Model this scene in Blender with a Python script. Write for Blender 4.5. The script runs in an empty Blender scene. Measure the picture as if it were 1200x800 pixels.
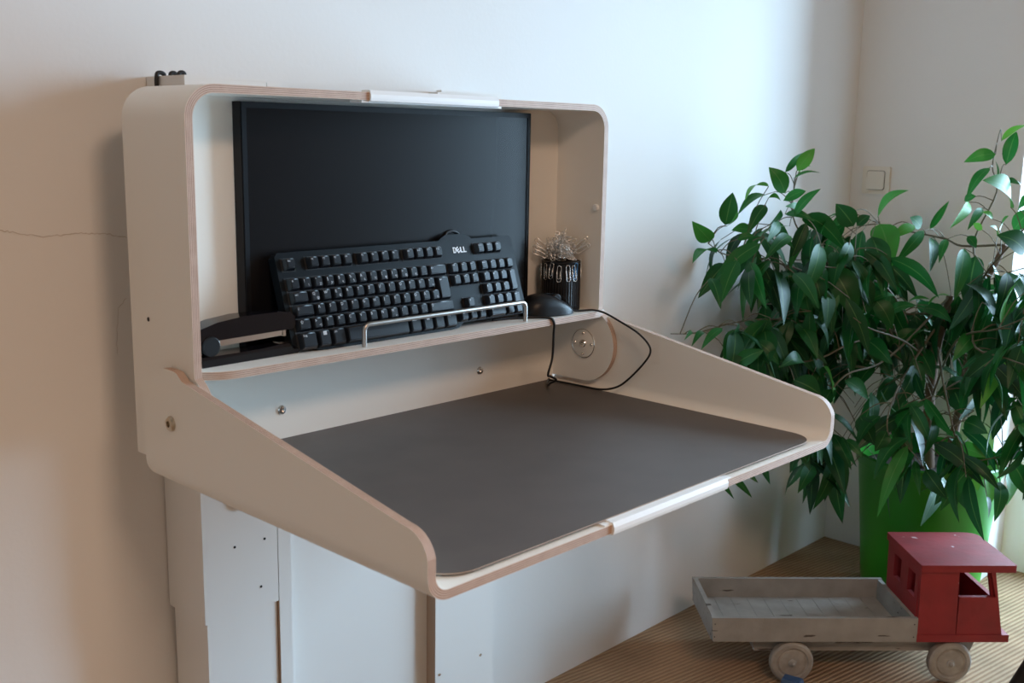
import bpy, bmesh, math, random
from mathutils import Vector, Matrix
random.seed(7)
PI = math.pi
scn = bpy.context.scene
COL = scn.collection
V = Vector

# ------------------------------------------------------------------ materials
def new_mat(name):
    m = bpy.data.materials.new(name); m.use_nodes = True
    nt = m.node_tree; b = nt.nodes['Principled BSDF']
    return m, nt, b
def pmat(name, col, rough=.5, metal=0, spec=.5, bump=0, bscale=200, coat=0, var=0, vscale=20, chip=None):
    m, nt, b = new_mat(name)
    b.inputs['Base Color'].default_value = (*col, 1); b.inputs['Roughness'].default_value = rough
    b.inputs['Metallic'].default_value = metal; b.inputs['Specular IOR Level'].default_value = spec
    b.inputs['Coat Weight'].default_value = coat
    tc = nt.nodes.new('ShaderNodeTexCoord')
    if bump:
        n = nt.nodes.new('ShaderNodeTexNoise'); n.inputs['Scale'].default_value = bscale; n.inputs['Detail'].default_value = 4
        bp = nt.nodes.new('ShaderNodeBump'); bp.inputs['Strength'].default_value = bump; bp.inputs['Distance'].default_value = .002
        nt.links.new(tc.outputs['Object'], n.inputs['Vector']); nt.links.new(n.outputs['Fac'], bp.inputs['Height'])
        nt.links.new(bp.outputs['Normal'], b.inputs['Normal'])
    if var:
        n = nt.nodes.new('ShaderNodeTexNoise'); n.inputs['Scale'].default_value = vscale; n.inputs['Detail'].default_value = 5
        r = nt.nodes.new('ShaderNodeValToRGB')
        r.color_ramp.elements[0].position = .3; r.color_ramp.elements[1].position = .7
        r.color_ramp.elements[0].color = (*[c*(1-var) for c in col], 1); r.color_ramp.elements[1].color = (*[min(1, c*(1+var)) for c in col], 1)
        nt.links.new(tc.outputs['Object'], n.inputs['Vector']); nt.links.new(n.outputs['Fac'], r.inputs['Fac']); nt.links.new(r.outputs['Color'], b.inputs['Base Color'])
        if chip:
            cc, cs, ct, st_ = chip
            mp = nt.nodes.new('ShaderNodeMapping'); mp.inputs['Scale'].default_value = st_
            n3 = nt.nodes.new('ShaderNodeTexNoise'); n3.inputs['Scale'].default_value = cs; n3.inputs['Detail'].default_value = 6
            r3 = nt.nodes.new('ShaderNodeValToRGB'); r3.color_ramp.elements[0].position = ct; r3.color_ramp.elements[1].position = ct+.03
            mx = nt.nodes.new('ShaderNodeMixRGB'); mx.inputs['Color2'].default_value = (*cc, 1)
            nt.links.new(tc.outputs['Object'], mp.inputs['Vector']); nt.links.new(mp.outputs['Vector'], n3.inputs['Vector']); nt.links.new(n3.outputs['Fac'], r3.inputs['Fac'])
            nt.links.new(r3.outputs['Color'], mx.inputs['Fac']); nt.links.new(r.outputs['Color'], mx.inputs['Color1']); nt.links.new(mx.outputs['Color'], b.inputs['Base Color'])
    return m
def ply_mat():
    m, nt, b = new_mat('plywood_edge'); b.inputs['Roughness'].default_value = .6
    uv = nt.nodes.new('ShaderNodeUVMap'); sep = nt.nodes.new('ShaderNodeSeparateXYZ')
    nt.links.new(uv.outputs['UV'], sep.inputs['Vector'])
    mu = nt.nodes.new('ShaderNodeMath'); mu.operation = 'MULTIPLY'; mu.inputs[1].default_value = 4.5*2*PI
    si = nt.nodes.new('ShaderNodeMath'); si.operation = 'SINE'
    nt.links.new(sep.outputs['Y'], mu.inputs[0]); nt.links.new(mu.outputs[0], si.inputs[0])
    r = nt.nodes.new('ShaderNodeValToRGB')
    r.color_ramp.elements[0].position = 0; r.color_ramp.elements[0].color = (.26, .15, .10, 1)
    r.color_ramp.elements[1].position = .62; r.color_ramp.elements[1].color = (.60, .44, .35, 1)
    mr = nt.nodes.new('ShaderNodeMapRange'); mr.inputs['From Min'].default_value = -1
    nt.links.new(si.outputs[0], mr.inputs['Value'])
    tc = nt.nodes.new('ShaderNodeTexCoord'); n = nt.nodes.new('ShaderNodeTexNoise'); n.inputs['Scale'].default_value = 60
    nt.links.new(tc.outputs['Object'], n.inputs['Vector'])
    ad = nt.nodes.new('ShaderNodeMath'); ad.operation = 'MULTIPLY_ADD'; ad.inputs[1].default_value = .5
    sb = nt.nodes.new('ShaderNodeMath'); sb.operation = 'SUBTRACT'; sb.inputs[1].default_value = .25
    nt.links.new(n.outputs['Fac'], ad.inputs[0]); nt.links.new(mr.outputs[0], sb.inputs[0]); nt.links.new(sb.outputs[0], ad.inputs[2])
    nt.links.new(ad.outputs[0], r.inputs['Fac']); nt.links.new(r.outputs['Color'], b.inputs['Base Color'])
    return m
def wall_mat():
    m, nt, b = new_mat('wall_plaster'); b.inputs['Roughness'].default_value = .85; b.inputs['Specular IOR Level'].default_value = .2
    b.inputs['Base Color'].default_value = (.80, .79, .775, 1)
    geo = nt.nodes.new('ShaderNodeNewGeometry')
    n = nt.nodes.new('ShaderNodeTexNoise'); n.inputs['Scale'].default_value = 120; n.inputs['Detail'].default_value = 3
    n2 = nt.nodes.new('ShaderNodeTexNoise'); n2.inputs['Scale'].default_value = 6; n2.inputs['Detail'].default_value = 4
    nt.links.new(geo.outputs['Position'], n.inputs['Vector']); nt.links.new(geo.outputs['Position'], n2.inputs['Vector'])
    ma = nt.nodes.new('ShaderNodeMath'); ma.operation = 'MULTIPLY_ADD'; ma.inputs[1].default_value = 4
    nt.links.new(n2.outputs['Fac'], ma.inputs[0]); nt.links.new(n.outputs['Fac'], ma.inputs[2])
    bp = nt.nodes.new('ShaderNodeBump'); bp.inputs['Strength'].default_value = .22; bp.inputs['Distance'].default_value = .0010
    nt.links.new(ma.outputs[0], bp.inputs['Height']); nt.links.new(bp.outputs['Normal'], b.inputs['Normal'])
    return m
def floor_mat():
    m, nt, b = new_mat('sisal_carpet'); b.inputs['Roughness'].default_value = .9; b.inputs['Specular IOR Level'].default_value = .15
    geo = nt.nodes.new('ShaderNodeNewGeometry'); mp = nt.nodes.new('ShaderNodeMapping'); mp.inputs['Rotation'].default_value = (0, 0, math.radians(8.6))
    nt.links.new(geo.outputs['Position'], mp.inputs['Vector'])
    w = nt.nodes.new('ShaderNodeTexWave'); w.bands_direction = 'Y'; w.inputs['Scale'].default_value = 25; w.inputs['Distortion'].default_value = .6; w.inputs['Detail'].default_value = 2; w.inputs['Detail Scale'].default_value = 3
    w2 = nt.nodes.new('ShaderNodeTexWave'); w2.bands_direction = 'X'; w2.inputs['Scale'].default_value = 60; w2.inputs['Distortion'].default_value = 1.5
    n = nt.nodes.new('ShaderNodeTexNoise'); n.inputs['Scale'].default_value = 9; n.inputs['Detail'].default_value = 6
    for q in (w, w2, n): nt.links.new(mp.outputs['Vector'], q.inputs['Vector'])
    mx = nt.nodes.new('ShaderNodeMath'); mx.operation = 'MULTIPLY_ADD'; mx.inputs[1].default_value = .35
    nt.links.new(w2.outputs['Fac'], mx.inputs[0]); nt.links.new(w.outputs['Fac'], mx.inputs[2])
    r = nt.nodes.new('ShaderNodeValToRGB')
    r.color_ramp.elements[0].position = .1; r.color_ramp.elements[0].color = (.33, .185, .10, 1)
    r.color_ramp.elements[1].position = 1; r.color_ramp.elements[1].color = (.55, .36, .215, 1)
    nt.links.new(mx.outputs[0], r.inputs['Fac'])
    mc = nt.nodes.new('ShaderNodeMixRGB'); mc.blend_type = 'MULTIPLY'; mc.inputs['Fac'].default_value = .5
    nt.links.new(r.outputs['Color'], mc.inputs['Color1']); nt.links.new(n.outputs['Fac'], mc.inputs['Color2'])
    nt.links.new(mc.outputs['Color'], b.inputs['Base Color'])
    bp = nt.nodes.new('ShaderNodeBump'); bp.inputs['Strength'].default_value = .6; bp.inputs['Distance'].default_value = .004
    nt.links.new(mx.outputs[0], bp.inputs['Height']); nt.links.new(bp.outputs['Normal'], b.inputs['Normal'])
    return m
def leaf_mat():
    m, nt, b = new_mat('leaf'); b.inputs['Roughness'].default_value = .40; b.inputs['Specular IOR Level'].default_value = .30
    at = nt.nodes.new('ShaderNodeAttribute'); at.attribute_name = 'tone'
    uv = nt.nodes.new('ShaderNodeUVMap'); sep = nt.nodes.new('ShaderNodeSeparateXYZ'); nt.links.new(uv.outputs['UV'], sep.inputs['Vector'])
    r = nt.nodes.new('ShaderNodeValToRGB')
    e = r.color_ramp.elements
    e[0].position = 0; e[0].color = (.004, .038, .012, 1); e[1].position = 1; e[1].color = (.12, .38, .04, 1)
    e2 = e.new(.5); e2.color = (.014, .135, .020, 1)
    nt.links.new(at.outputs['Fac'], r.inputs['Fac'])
    # midrib: a paler line along the middle of the blade
    ab = nt.nodes.new('ShaderNodeMath'); ab.operation = 'SUBTRACT'; ab.inputs[1].default_value = .5
    a2 = nt.nodes.new('ShaderNodeMath'); a2.operation = 'ABSOLUTE'; lt = nt.nodes.new('ShaderNodeMath'); lt.operation = 'LESS_THAN'; lt.inputs[1].default_value = .025
    nt.links.new(sep.outputs['X'], ab.inputs[0]); nt.links.new(ab.outputs[0], a2.inputs[0]); nt.links.new(a2.outputs[0], lt.inputs[0])
    mx = nt.nodes.new('ShaderNodeMixRGB'); mx.inputs['Color2'].default_value = (.12, .25, .07, 1)
    f = nt.nodes.new('ShaderNodeMath'); f.operation = 'MULTIPLY'; f.inputs[1].default_value = .5
    nt.links.new(lt.outputs[0], f.inputs[0]); nt.links.new(f.outputs[0], mx.inputs['Fac']); nt.links.new(r.outputs['Color'], mx.inputs['Color1'])
    nt.links.new(mx.outputs['Color'], b.inputs['Base Color'])
    tr = nt.nodes.new('ShaderNodeBsdfTranslucent'); nt.links.new(mx.outputs['Color'], tr.inputs['Color'])
    sh = nt.nodes.new('ShaderNodeMixShader'); sh.inputs['Fac'].default_value = .22
    nt.links.new(b.outputs[0], sh.inputs[1]); nt.links.new(tr.outputs[0], sh.inputs[2])
    nt.links.new(sh.outputs[0], nt.nodes['Material Output'].inputs['Surface'])
    return m
def glass_mat():
    m, nt, b = new_mat('window_glass')
    t = nt.nodes.new('ShaderNodeBsdfTransparent'); g = nt.nodes.new('ShaderNodeBsdfGlossy'); g.inputs['Roughness'].default_value = .02
    mx = nt.nodes.new('ShaderNodeMixShader'); mx.inputs['Fac'].default_value = .06; nt.links.new(t.outputs[0], mx.inputs[1]); nt.links.new(g.outputs[0], mx.inputs[2])
    nt.links.new(mx.outputs[0], nt.nodes['Material Output'].inputs['Surface'])
    return m
LAM = pmat('cream_laminate', (.83, .80, .74), .42, spec=.35)
PLY = ply_mat(); WALL = wall_mat(); FLOOR = floor_mat(); LEAF = leaf_mat(); GLASS = glass_mat()
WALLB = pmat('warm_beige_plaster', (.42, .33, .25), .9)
COLW = pmat('white_powder_coat', (.80, .79, .77), .5, spec=.3)
BROWN = pmat('strip_brown', (.42, .30, .22), .7)  # brown of two column strips; one paints the housing's side shade
MAT = pmat('desk_linoleum', (.105, .092, .085), .5, spec=.4, bump=.08, bscale=900, var=.08, vscale=14)
MATEDGE = pmat('linoleum_edge', (.36, .29, .24), .7)
GAPSHADE = pmat('mat_gap_shade', (.05, .045, .045), .9)
WCLIP = pmat('white_plastic', (.86, .87, .87), .35)
STEEL = pmat('brushed_steel', (.46, .43, .40), .32, metal=1, bump=.05, bscale=600)
CHROME = pmat('chrome', (.75, .74, .72), .18, metal=1)
BLK = pmat('black_plastic', (.006, .006, .007), .38, spec=.3, bump=.05, bscale=2500)
KBODY = pmat('keyboard_plastic', (.006, .008, .010), .34, spec=.12, bump=.05, bscale=2500)
KEYM = pmat('keycap_plastic', (.005, .006, .009), .30, spec=.38)
LEG = pmat('legend_white', (.55, .57, .6), .6)
LOGO = pmat('logo_silver', (.8, .8, .82), .4)
BEZ = pmat('monitor_bezel', (.005, .006, .008), .4, spec=.16)
SCR = pmat('monitor_screen', (.006, .006, .007), .26, spec=.15)
GLB = pmat('glossy_black', (.005, .005, .007), .10, spec=.4)
RUB = pmat('cable_rubber', (.008, .008, .009), .5)
WIRE = pmat('clip_wire', (.88, .88, .87), .25, metal=1)
WBLUE = pmat('clip_wire_blue', (.02, .17, .40), .35)
POT = pmat('green_plastic', (.014, .235, .008), .38)
SOIL = pmat('soil', (.03, .02, .013), .95, bump=1, bscale=60)
BARK = pmat('bark', (.16, .10, .07), .8, bump=.4, bscale=80, var=.2)
TWIG = pmat('twig', (.11, .09, .05), .7)
GREYW = pmat('grey_painted_wood', (.27, .255, .235), .75, bump=.6, bscale=50, var=.15, vscale=18, chip=((.07, .055, .045), 12, .66, (1, 4, 6)))
REDW = pmat('red_painted_wood', (.235, .012, .014), .6, bump=.3, bscale=60, var=.18, vscale=14, chip=((.55, .42, .42), 22, .70, (1, 1, 1)))
DARKW = pmat('dark_gap', (.02, .012, .01), .9)
WHEELM = pmat('wheel_wood', (.30, .27, .235), .75, bump=.5, bscale=60, var=.25, vscale=30, chip=((.10, .07, .05), 30, .68, (1, 1, 1)))
SWM = pmat('switch_plastic', (.80, .76, .68), .4)
FRAMEM = pmat('window_paint', (.85, .86, .86), .4)
BLUEP = pmat('blue_paint', (.02, .05, .11), .55, var=.2, vscale=30)
HOLE = pmat('screw_hole', (.02, .02, .02), .8)

# ------------------------------------------------------------------ helpers
def tag(o, label=None, cat=None, group=None, kind=None):
    if label: o['label'] = label
    if cat: o['category'] = cat
    if group: o['group'] = group
    if kind: o['kind'] = kind
    return o
def empty(name, loc=(0, 0, 0), rz=0, **k):
    o = bpy.data.objects.new(name, None); COL.objects.link(o)
    o.location = loc; o.rotation_euler = (0, 0, rz); o.empty_display_size = .05
    return tag(o, **k)
def link(name, me, mats, parent=None, smooth=False):
    for m in (mats if isinstance(mats, (list, tuple)) else [mats]): me.materials.append(m)
    o = bpy.data.objects.new(name, me); COL.objects.link(o)
    if smooth: me.shade_smooth()
    if parent is not None:
        o.parent = parent
    return o
def finish(bm, name, mats, parent=None, smooth=False, sharp=None, bevel=0, seg=2):
    if bevel:
        es = [e for e in bm.edges if len(e.link_faces) == 2 and e.calc_face_angle(0) > math.radians(35)]
        bmesh.ops.bevel(bm, geom=es, offset=bevel, segments=seg, profile=.5, affect='EDGES', clamp_overlap=True)
    bmesh.ops.recalc_face_normals(bm, faces=bm.faces[:])
    me = bpy.data.meshes.new(name); bm.to_mesh(me); bm.free()
    if smooth or sharp:
        me.shade_smooth()
        if sharp: me.set_sharp_from_angle(angle=math.radians(sharp))
    return link(name, me, mats, parent)
def a_box(bm, x0, x1, y0, y1, z0, z1, mi=0, M=None):
    vs = [bm.verts.new(p) for p in [(x0, y0, z0), (x1, y0, z0), (x1, y1, z0), (x0, y1, z0), (x0, y0, z1), (x1, y0, z1), (x1, y1, z1), (x0, y1, z1)]]
    if M is not None:
        for v in vs: v.co = M @ v.co
    fs = [(0, 3, 2, 1), (4, 5, 6, 7), (0, 1, 5, 4), (1, 2, 6, 5), (2, 3, 7, 6), (3, 0, 4, 7)]
    out = []
    for f in fs:
        F = bm.faces.new([vs[i] for i in f]); F.material_index = mi; out.append(F)
    return vs
def box(name, x0, x1, y0, y1, z0, z1, mat, parent=None, bevel=.001, seg=2):
    bm = bmesh.new(); a_box(bm, x0, x1, y0, y1, z0, z1)
    return finish(bm, name, mat, parent, bevel=bevel, seg=seg, sharp=40 if bevel else None)
def a_prism(bm, pts, lo, hi, axis='y', mi=0):
    """polygon pts (2D) extruded along an axis; 'y': pts=(x,z), 'z': pts=(x,y), 'x': pts=(y,z)"""
    def P(p, h):
        return {'y': (p[0], h, p[1]), 'z': (p[0], p[1], h), 'x': (h, p[0], p[1])}[axis]
    A = [bm.verts.new(P(p, lo)) for p in pts]; B = [bm.verts.new(P(p, hi)) for p in pts]
    fs = [bm.faces.new(A[::-1]), bm.faces.new(B)]
    n = len(pts)
    for i in range(n): fs.append(bm.faces.new((A[i], A[(i+1) % n], B[(i+1) % n], B[i])))
    for f in fs: f.material_index = mi
    return fs
def prism(name, pts, lo, hi, axis, mat, parent=None, bevel=.001, seg=2, sharp=40):
    bm = bmesh.new(); a_prism(bm, pts, lo, hi, axis)
    return finish(bm, name, mat, parent, bevel=bevel, seg=seg, sharp=sharp)
def rrect(x0, x1, y0, y1, r, n=6, rs=None):
    """rounded rectangle; rs = radii for corners (x1y1, x0y1, x0y0, x1y0)"""
    rs = rs or (r,)*4; out = []
    for (cx, cy, a0), rr in zip([(x1, y1, 0), (x0, y1, 90), (x0, y0, 180), (x1, y0, 270)], rs):
        sx = -1 if cx == x1 else 1; sy = -1 if cy == y1 else 1
        if rr <= 0: out.append((cx, cy)); continue
        for k in range(n+1):
            a = math.radians(a0+90*k/n); out.append((cx+sx*rr+rr*math.cos(a), cy+sy*rr+rr*math.sin(a)))
    return out
def a_tube(bm, pts, r, sides=8, closed=False, mi=0, r1=None):
    pts = [V(p) for p in pts]; n = len(pts); rings = []
    t0 = (pts[1]-pts[0]).normalized(); up = V((0, 0, 1)) if abs(t0.z) < .9 else V((1, 0, 0))
    nrm = t0.cross(up).normalized()
    for i in range(n):
        if closed: t = pts[(i+1) % n]-pts[i-1]
        else: t = pts[min(i+1, n-1)]-pts[max(i-1, 0)]
        if t.length < 1e-9: t = t0
        t.normalize(); nrm = (nrm-t*nrm.dot(t))
        if nrm.length < 1e-6: nrm = t.orthogonal()
        nrm.normalize(); b = t.cross(nrm)
        rr = r if r1 is None else r+(r1-r)*i/(n-1)
        rings.append([bm.verts.new(pts[i]+(nrm*math.cos(2*PI*k/sides)+b*math.sin(2*PI*k/sides))*rr) for k in range(sides)])
    m = n if closed else n-1
    for i in range(m):
        A, B = rings[i], rings[(i+1) % n]
        for k in range(sides):
            f = bm.faces.new((A[k], A[(k+1) % sides], B[(k+1) % sides], B[k])); f.material_index = mi
    if not closed:
        bm.faces.new(rings[0][::-1]).material_index = mi; bm.faces.new(rings[-1]).material_index = mi
def smooth_path(pts, k=6):
    pts = [V(p) for p in pts]; out = []
    P = [pts[0]*2-pts[1]]+pts+[pts[-1]*2-pts[-2]]
    for i in range(1, len(P)-2):
        for j in range(k):
            t = j/k; p0, p1, p2, p3 = P[i-1], P[i], P[i+1], P[i+2]
            out.append(.5*((2*p1)+(p2-p0)*t+(2*p0-5*p1+4*p2-p3)*t*t+(3*p1-p0-3*p2+p3)*t**3))
    out.append(pts[-1]); return out
def tube(name, pts, r, mat, parent=None, sides=10, smooth=True, k=6, r1=None):
    bm = bmesh.new(); a_tube(bm, smooth_path(pts, k) if k else pts, r, sides, r1=r1)
    return finish(bm, name, mat, parent, sharp=50)
def a_lathe(bm, prof, M=None, n=32, mi=0):
    """prof list of (r, h) turned around local z"""
    rings = []
    for r, h in prof:
        if r < 1e-6: rings.append([bm.verts.new((0, 0, h))])
        else: rings.append([bm.verts.new((r*math.cos(2*PI*k/n), r*math.sin(2*PI*k/n), h)) for k in range(n)])
    for A, B in zip(rings, rings[1:]):
        for k in range(n):
            q = (k+1) % n
            if len(A) == 1 and len(B) == 1: continue
            if len(A) == 1: f = bm.faces.new((A[0], B[q], B[k]))
            elif len(B) == 1: f = bm.faces.new((A[k], A[q], B[0]))
            else: f = bm.faces.new((A[k], A[q], B[q], B[k]))
            f.material_index = mi
    if M is not None:
        for R in rings:
            for v in R: v.co = M @ v.co
def lathe(name, prof, mat, parent=None, M=None, n=32, sharp=35):
    bm = bmesh.new(); a_lathe(bm, prof, M, n)
    return finish(bm, name, mat, parent, sharp=sharp)
def axis_m(origin, d):
    """matrix whose z axis is direction d at origin"""
    return Matrix.Translation(V(origin)) @ V(d).to_track_quat('Z', 'Y').to_matrix().to_4x4()
def sheet(name, outer, inner, parent, mats):
    """bent board: outer and inner grids [i][j]; rim faces carry plywood uv (v across the thickness)"""
    verts, faces, mi, uvs = [], [], [], []
    def add(p): verts.append(tuple(p)); return len(verts)-1
    ni, nj = len(outer), len(outer[0])
    O = [[add(p) for p in row] for row in outer]; I = [[add(p) for p in row] for row in inner]
    for i in range(ni-1):
        for j in range(nj-1):
            faces.append((O[i][j], O[i+1][j], O[i+1][j+1], O[i][j+1])); mi.append(0); uvs.append([(0, 0)]*4)
            faces.append((I[i][j], I[i][j+1], I[i+1][j+1], I[i+1][j])); mi.append(0); uvs.append([(0, 0)]*4)
    def rim(seqO, seqI):
        a = [add(p) for p in seqO]; b = [add(p) for p in seqI]
        for k in range(len(a)-1):
            if (V(verts[a[k]])-V(verts[a[k+1]])).length < 1e-7 and (V(verts[b[k]])-V(verts[b[k+1]])).length < 1e-7: continue
            faces.append((a[k], b[k], b[k+1], a[k+1])); mi.append(1); uvs.append([(k, 0), (k, 1), (k+1, 1), (k+1, 0)])
    rim([r[0] for r in outer], [r[0] for r in inner]); rim([r[-1] for r in outer], [r[-1] for r in inner])
    rim(outer[0], inner[0]); rim(outer[-1], inner[-1])
    me = bpy.data.meshes.new(name); me.from_pydata(verts, [], faces); me.update()
    uv = me.uv_layers.new(name='UVMap')
    for p in me.polygons:
        p.material_index = mi[p.index]
        for k, li in enumerate(p.loop_indices): uv.data[li].uv = uvs[p.index][k]
    bm = bmesh.new(); bm.from_mesh(me); bmesh.ops.dissolve_degenerate(bm, dist=1e-7, edges=bm.edges[:]); bm.to_mesh(me); bm.free()
    me.shade_smooth(); me.set_sharp_from_angle(angle=math.radians(40))
    return link(name, me, mats, parent)
def board(name, poly, lo, hi, parent, mats=None, axis='z'):
    """flat plywood board with laminate faces and striped edge"""
    mats = mats or [LAM, PLY]
    def P(p, h): return {'y': (p[0], h, p[1]), 'z': (p[0], p[1], h), 'x': (h, p[0], p[1])}[axis]
    n = len(poly); verts = [P(p, lo) for p in poly]+[P(p, hi) for p in poly]
    faces = [tuple(range(n))[::-1], tuple(range(n, 2*n))]; 
    b = len(verts); verts += [P(p, lo) for p in poly]+[P(p, hi) for p in poly]
    for i in range(n): faces.append((b+i, b+(i+1) % n, b+n+(i+1) % n, b+n+i))
    me = bpy.data.meshes.new(name); me.from_pydata(verts, [], faces); me.update()
    uv = me.uv_layers.new(name='UVMap')
    for p in me.polygons:
        p.material_index = 0 if p.index < 2 else 1
        for k, li in enumerate(p.loop_indices): uv.data[li].uv = (k in (1, 2), 1 if k >= 2 else 0)
    bm = bmesh.new(); bm.from_mesh(me); bmesh.ops.recalc_face_normals(bm, faces=bm.faces[:]); bm.to_mesh(me); bm.free()
    me.shade_smooth(); me.set_sharp_from_angle(angle=math.radians(35))
    return link(name, me, mats, parent)

# ------------------------------------------------------------------ camera (solved from the photograph's vanishing lines)
CAMLOC = V((-.7116, -1.5264, 1.2461))
CR = Matrix(((.6900790649756516, .1228046606262699, -.7132390198319194), (-.7235272693748533, .1406132136024913, -.675822620686337), (.017296663068315284, .9824189226032075, .1858867557354594)))
FPX = 1258.58
cam = bpy.data.cameras.new('camera'); co = bpy.data.objects.new('camera', cam); COL.objects.link(co)
co.matrix_world = Matrix.Translation(CAMLOC) @ CR.to_4x4()
cam.sensor_width = 36; cam.lens = 36*FPX/1200; cam.clip_start = .02
cam.dof.use_dof = True; cam.dof.focus_distance = 1.95; cam.dof.aperture_fstop = 8
scn.camera = co
def at(px, py, d):
    """a point seen in direction (px, py) at depth d metres in front of the camera position"""
    return CAMLOC+CR @ V(((px-600)/FPX*d, -(py-400)/FPX*d, -d))

# ------------------------------------------------------------------ the room
XC = 2.3828; XL = -2.2; YB = -4.0; ZC = 2.6; WY0, WY1, WZ = -.493, -2.05, 2.1; XO = 2.66
def struct(o): o['kind'] = 'structure'; return o
struct(box('wall_back', XL, XC, 0, .12, 0, ZC, WALL, bevel=0))
bm = bmesh.new()
a_box(bm, XC, XO, WY0, .12, 0, ZC); a_box(bm, XC, XO, YB, WY1, 0, ZC); a_box(bm, XC, XO, WY1, WY0, WZ, ZC)
struct(finish(bm, 'wall_right', WALL))
struct(box('wall_left', XL-.12, XL, YB, .12, 0, ZC, WALLB, bevel=0))
struct(box('wall_front', XL, XC, YB-.12, YB, 0, ZC, WALLB, bevel=0))
struct(box('floor', XL-.1, XO+.1, YB-.1, .12, -.06, 0, FLOOR, bevel=0))
struct(box('ceiling', XL-.1, XO, YB-.1, .12, ZC, ZC+.08, WALLB, bevel=0))
# plaster crack
def crack(name, pts, w):
    bm = bmesh.new(); P = []
    for (x0, z0), (x1, z1) in zip(pts, pts[1:]):
        for k in range(8):
            t = k/8; P.append((x0+(x1-x0)*t+random.uniform(-1, 1)*.0012, z0+(z1-z0)*t+random.uniform(-1, 1)*.0016))
    P.append(pts[-1])
    up = [bm.verts.new((x, -.0006, z+w*random.uniform(.3, 1))) for x, z in P]; lo = [bm.verts.new((x, -.0006, z-w*random.uniform(.3, 1))) for x, z in P]
    bk = [bm.verts.new((x, .0005, z)) for x, z in P]
    for i in range(len(P)-1):
        bm.faces.new((up[i], up[i+1], lo[i+1], lo[i])); bm.faces.new((up[i], bk[i], bk[i+1], up[i+1])); bm.faces.new((lo[i], lo[i+1], bk[i+1], bk[i]))
    return struct(finish(bm, name, CRK))
CRK = pmat('plaster_crack', (.50, .43, .36), .95)
crack('wall_crack_1', [(-.135, 1.113), (-.11, 1.106), (-.0686, 1.0985), (-.045, 1.0985), (-.0256, 1.0997), (0, 1.0992), (.03, 1.096), (.056, 1.090)], .0006)
crack('wall_crack_2', [(.052, 1.0), (.038, .985), (.034, .95), (.032, .915)], .0004)
# french window: frame, mullion and glass
wn = struct(empty('window_1', (XO-.05, 0, 0)))
bm = bmesh.new(); fx0, fx1 = -.07, 0
ym = (WY0+WY1)/2
for y0, y1, z0, z1 in [(WY0-.07, WY0, 0, WZ), (WY1, WY1+.07, 0, WZ), (ym-.05, ym+.05, .08, WZ-.08), (WY1+.07, WY0-.07, 0, .08), (WY1+.07, WY0-.07, WZ-.08, WZ)]:
    a_box(bm, fx0, fx1, y0, y1, z0, z1)
fr = finish(bm, 'window_frame', FRAMEM, wn)
for a, b in ((WY1+.07, ym-.05), (ym+.05, WY0-.07)):
    box('glass_pane', -.04, -.034, a, b, .08, WZ-.08, GLASS, wn, bevel=0)

# ------------------------------------------------------------------ fold-down desk on its lift column
W, T = .85, .0112; YBX, YF = -.1146, -.2792; ZT = 1.3078; ZS = .933; YP = -.168
desk = empty('fold_down_desk', (0, 0, 0), label='cream wall-mounted fold-down plywood desk with a box cabinet and lowered tray', cat='desk')
def arc(cx, cz, r, a0, a1, n):
    return [(cx+r*math.cos(math.radians(a0+(a1-a0)*k/n)), cz+r*math.sin(math.radians(a0+(a1-a0)*k/n)), math.cos(math.radians(a0+(a1-a0)*k/n)), math.sin(math.radians(a0+(a1-a0)*k/n))) for k in range(n+1)]
PZ, PY, PR = .8656, -.2451, .0715
def yfront(z):
    d = z-PZ
    c = PY-math.sqrt(max(0, PR*PR-d*d)) if abs(d) <= PR else PY
    if z < PZ: return c
    return min(YF, c)
rO = .044
zs = [PZ-PR*math.cos(math.radians(a)) for a in range(0, 91, 6)]+[PZ+PR*math.sin(math.radians(a)) for a in range(6, 62, 5)]+[.934, .945, .96, 1.0, 1.1, 1.2, ZT-rO]
path = [(0, z, -1, 0) for z in zs]+arc(rO, ZT-rO, rO, 180, 90, 10)[1:]+[(W*k/8, ZT, 0, 1) for k in range(1, 8)]+arc(W-rO, ZT-rO, rO, 90, 0, 10)+[(W, z, 1, 0) for z in zs[::-1][1:]]
NJ = 6
def ygrid(z, j):
    y1 = yfront(z); return YBX+(y1-YBX)*j/NJ
outer = [[(x, ygrid(z, j), z) for j in range(NJ+1)] for x, z, nx, nz in path]
inner = [[(x-nx*T, ygrid(z, j), z-nz*T) for j in range(NJ+1)] for x, z, nx, nz in path]
shell = sheet('cabinet_shell', outer, inner, desk, [LAM, PLY])
xi0, xi1 = T, W-T
prism('back_panel', rrect(xi0, xi1, .7800, ZT-T, 0, n=8, rs=(.034, .034, 0, 0)), YP, YP+.012, 'y', LAM, desk, bevel=0)
# shelf: rounded front corners, right one runs over the side board's edge
sh = [(xi0, YP)]+[(xi0, -.244)]
for k in range(9):
    a = math.radians(180+90*k/8); sh.append((xi0+.055+.055*math.cos(a), -.246+.042*math.sin(a)))
for k in range(9):
    a = math.radians(270+90*k/8); sh.append((W+.001-.04+.04*math.cos(a), -.2805+.0075*math.sin(a)*1+.0))
sh += [(W+.001, -.2795), (xi1, -.2795), (xi1, YP)]
board('shelf', sh, ZS-.0112, ZS, desk)
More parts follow.
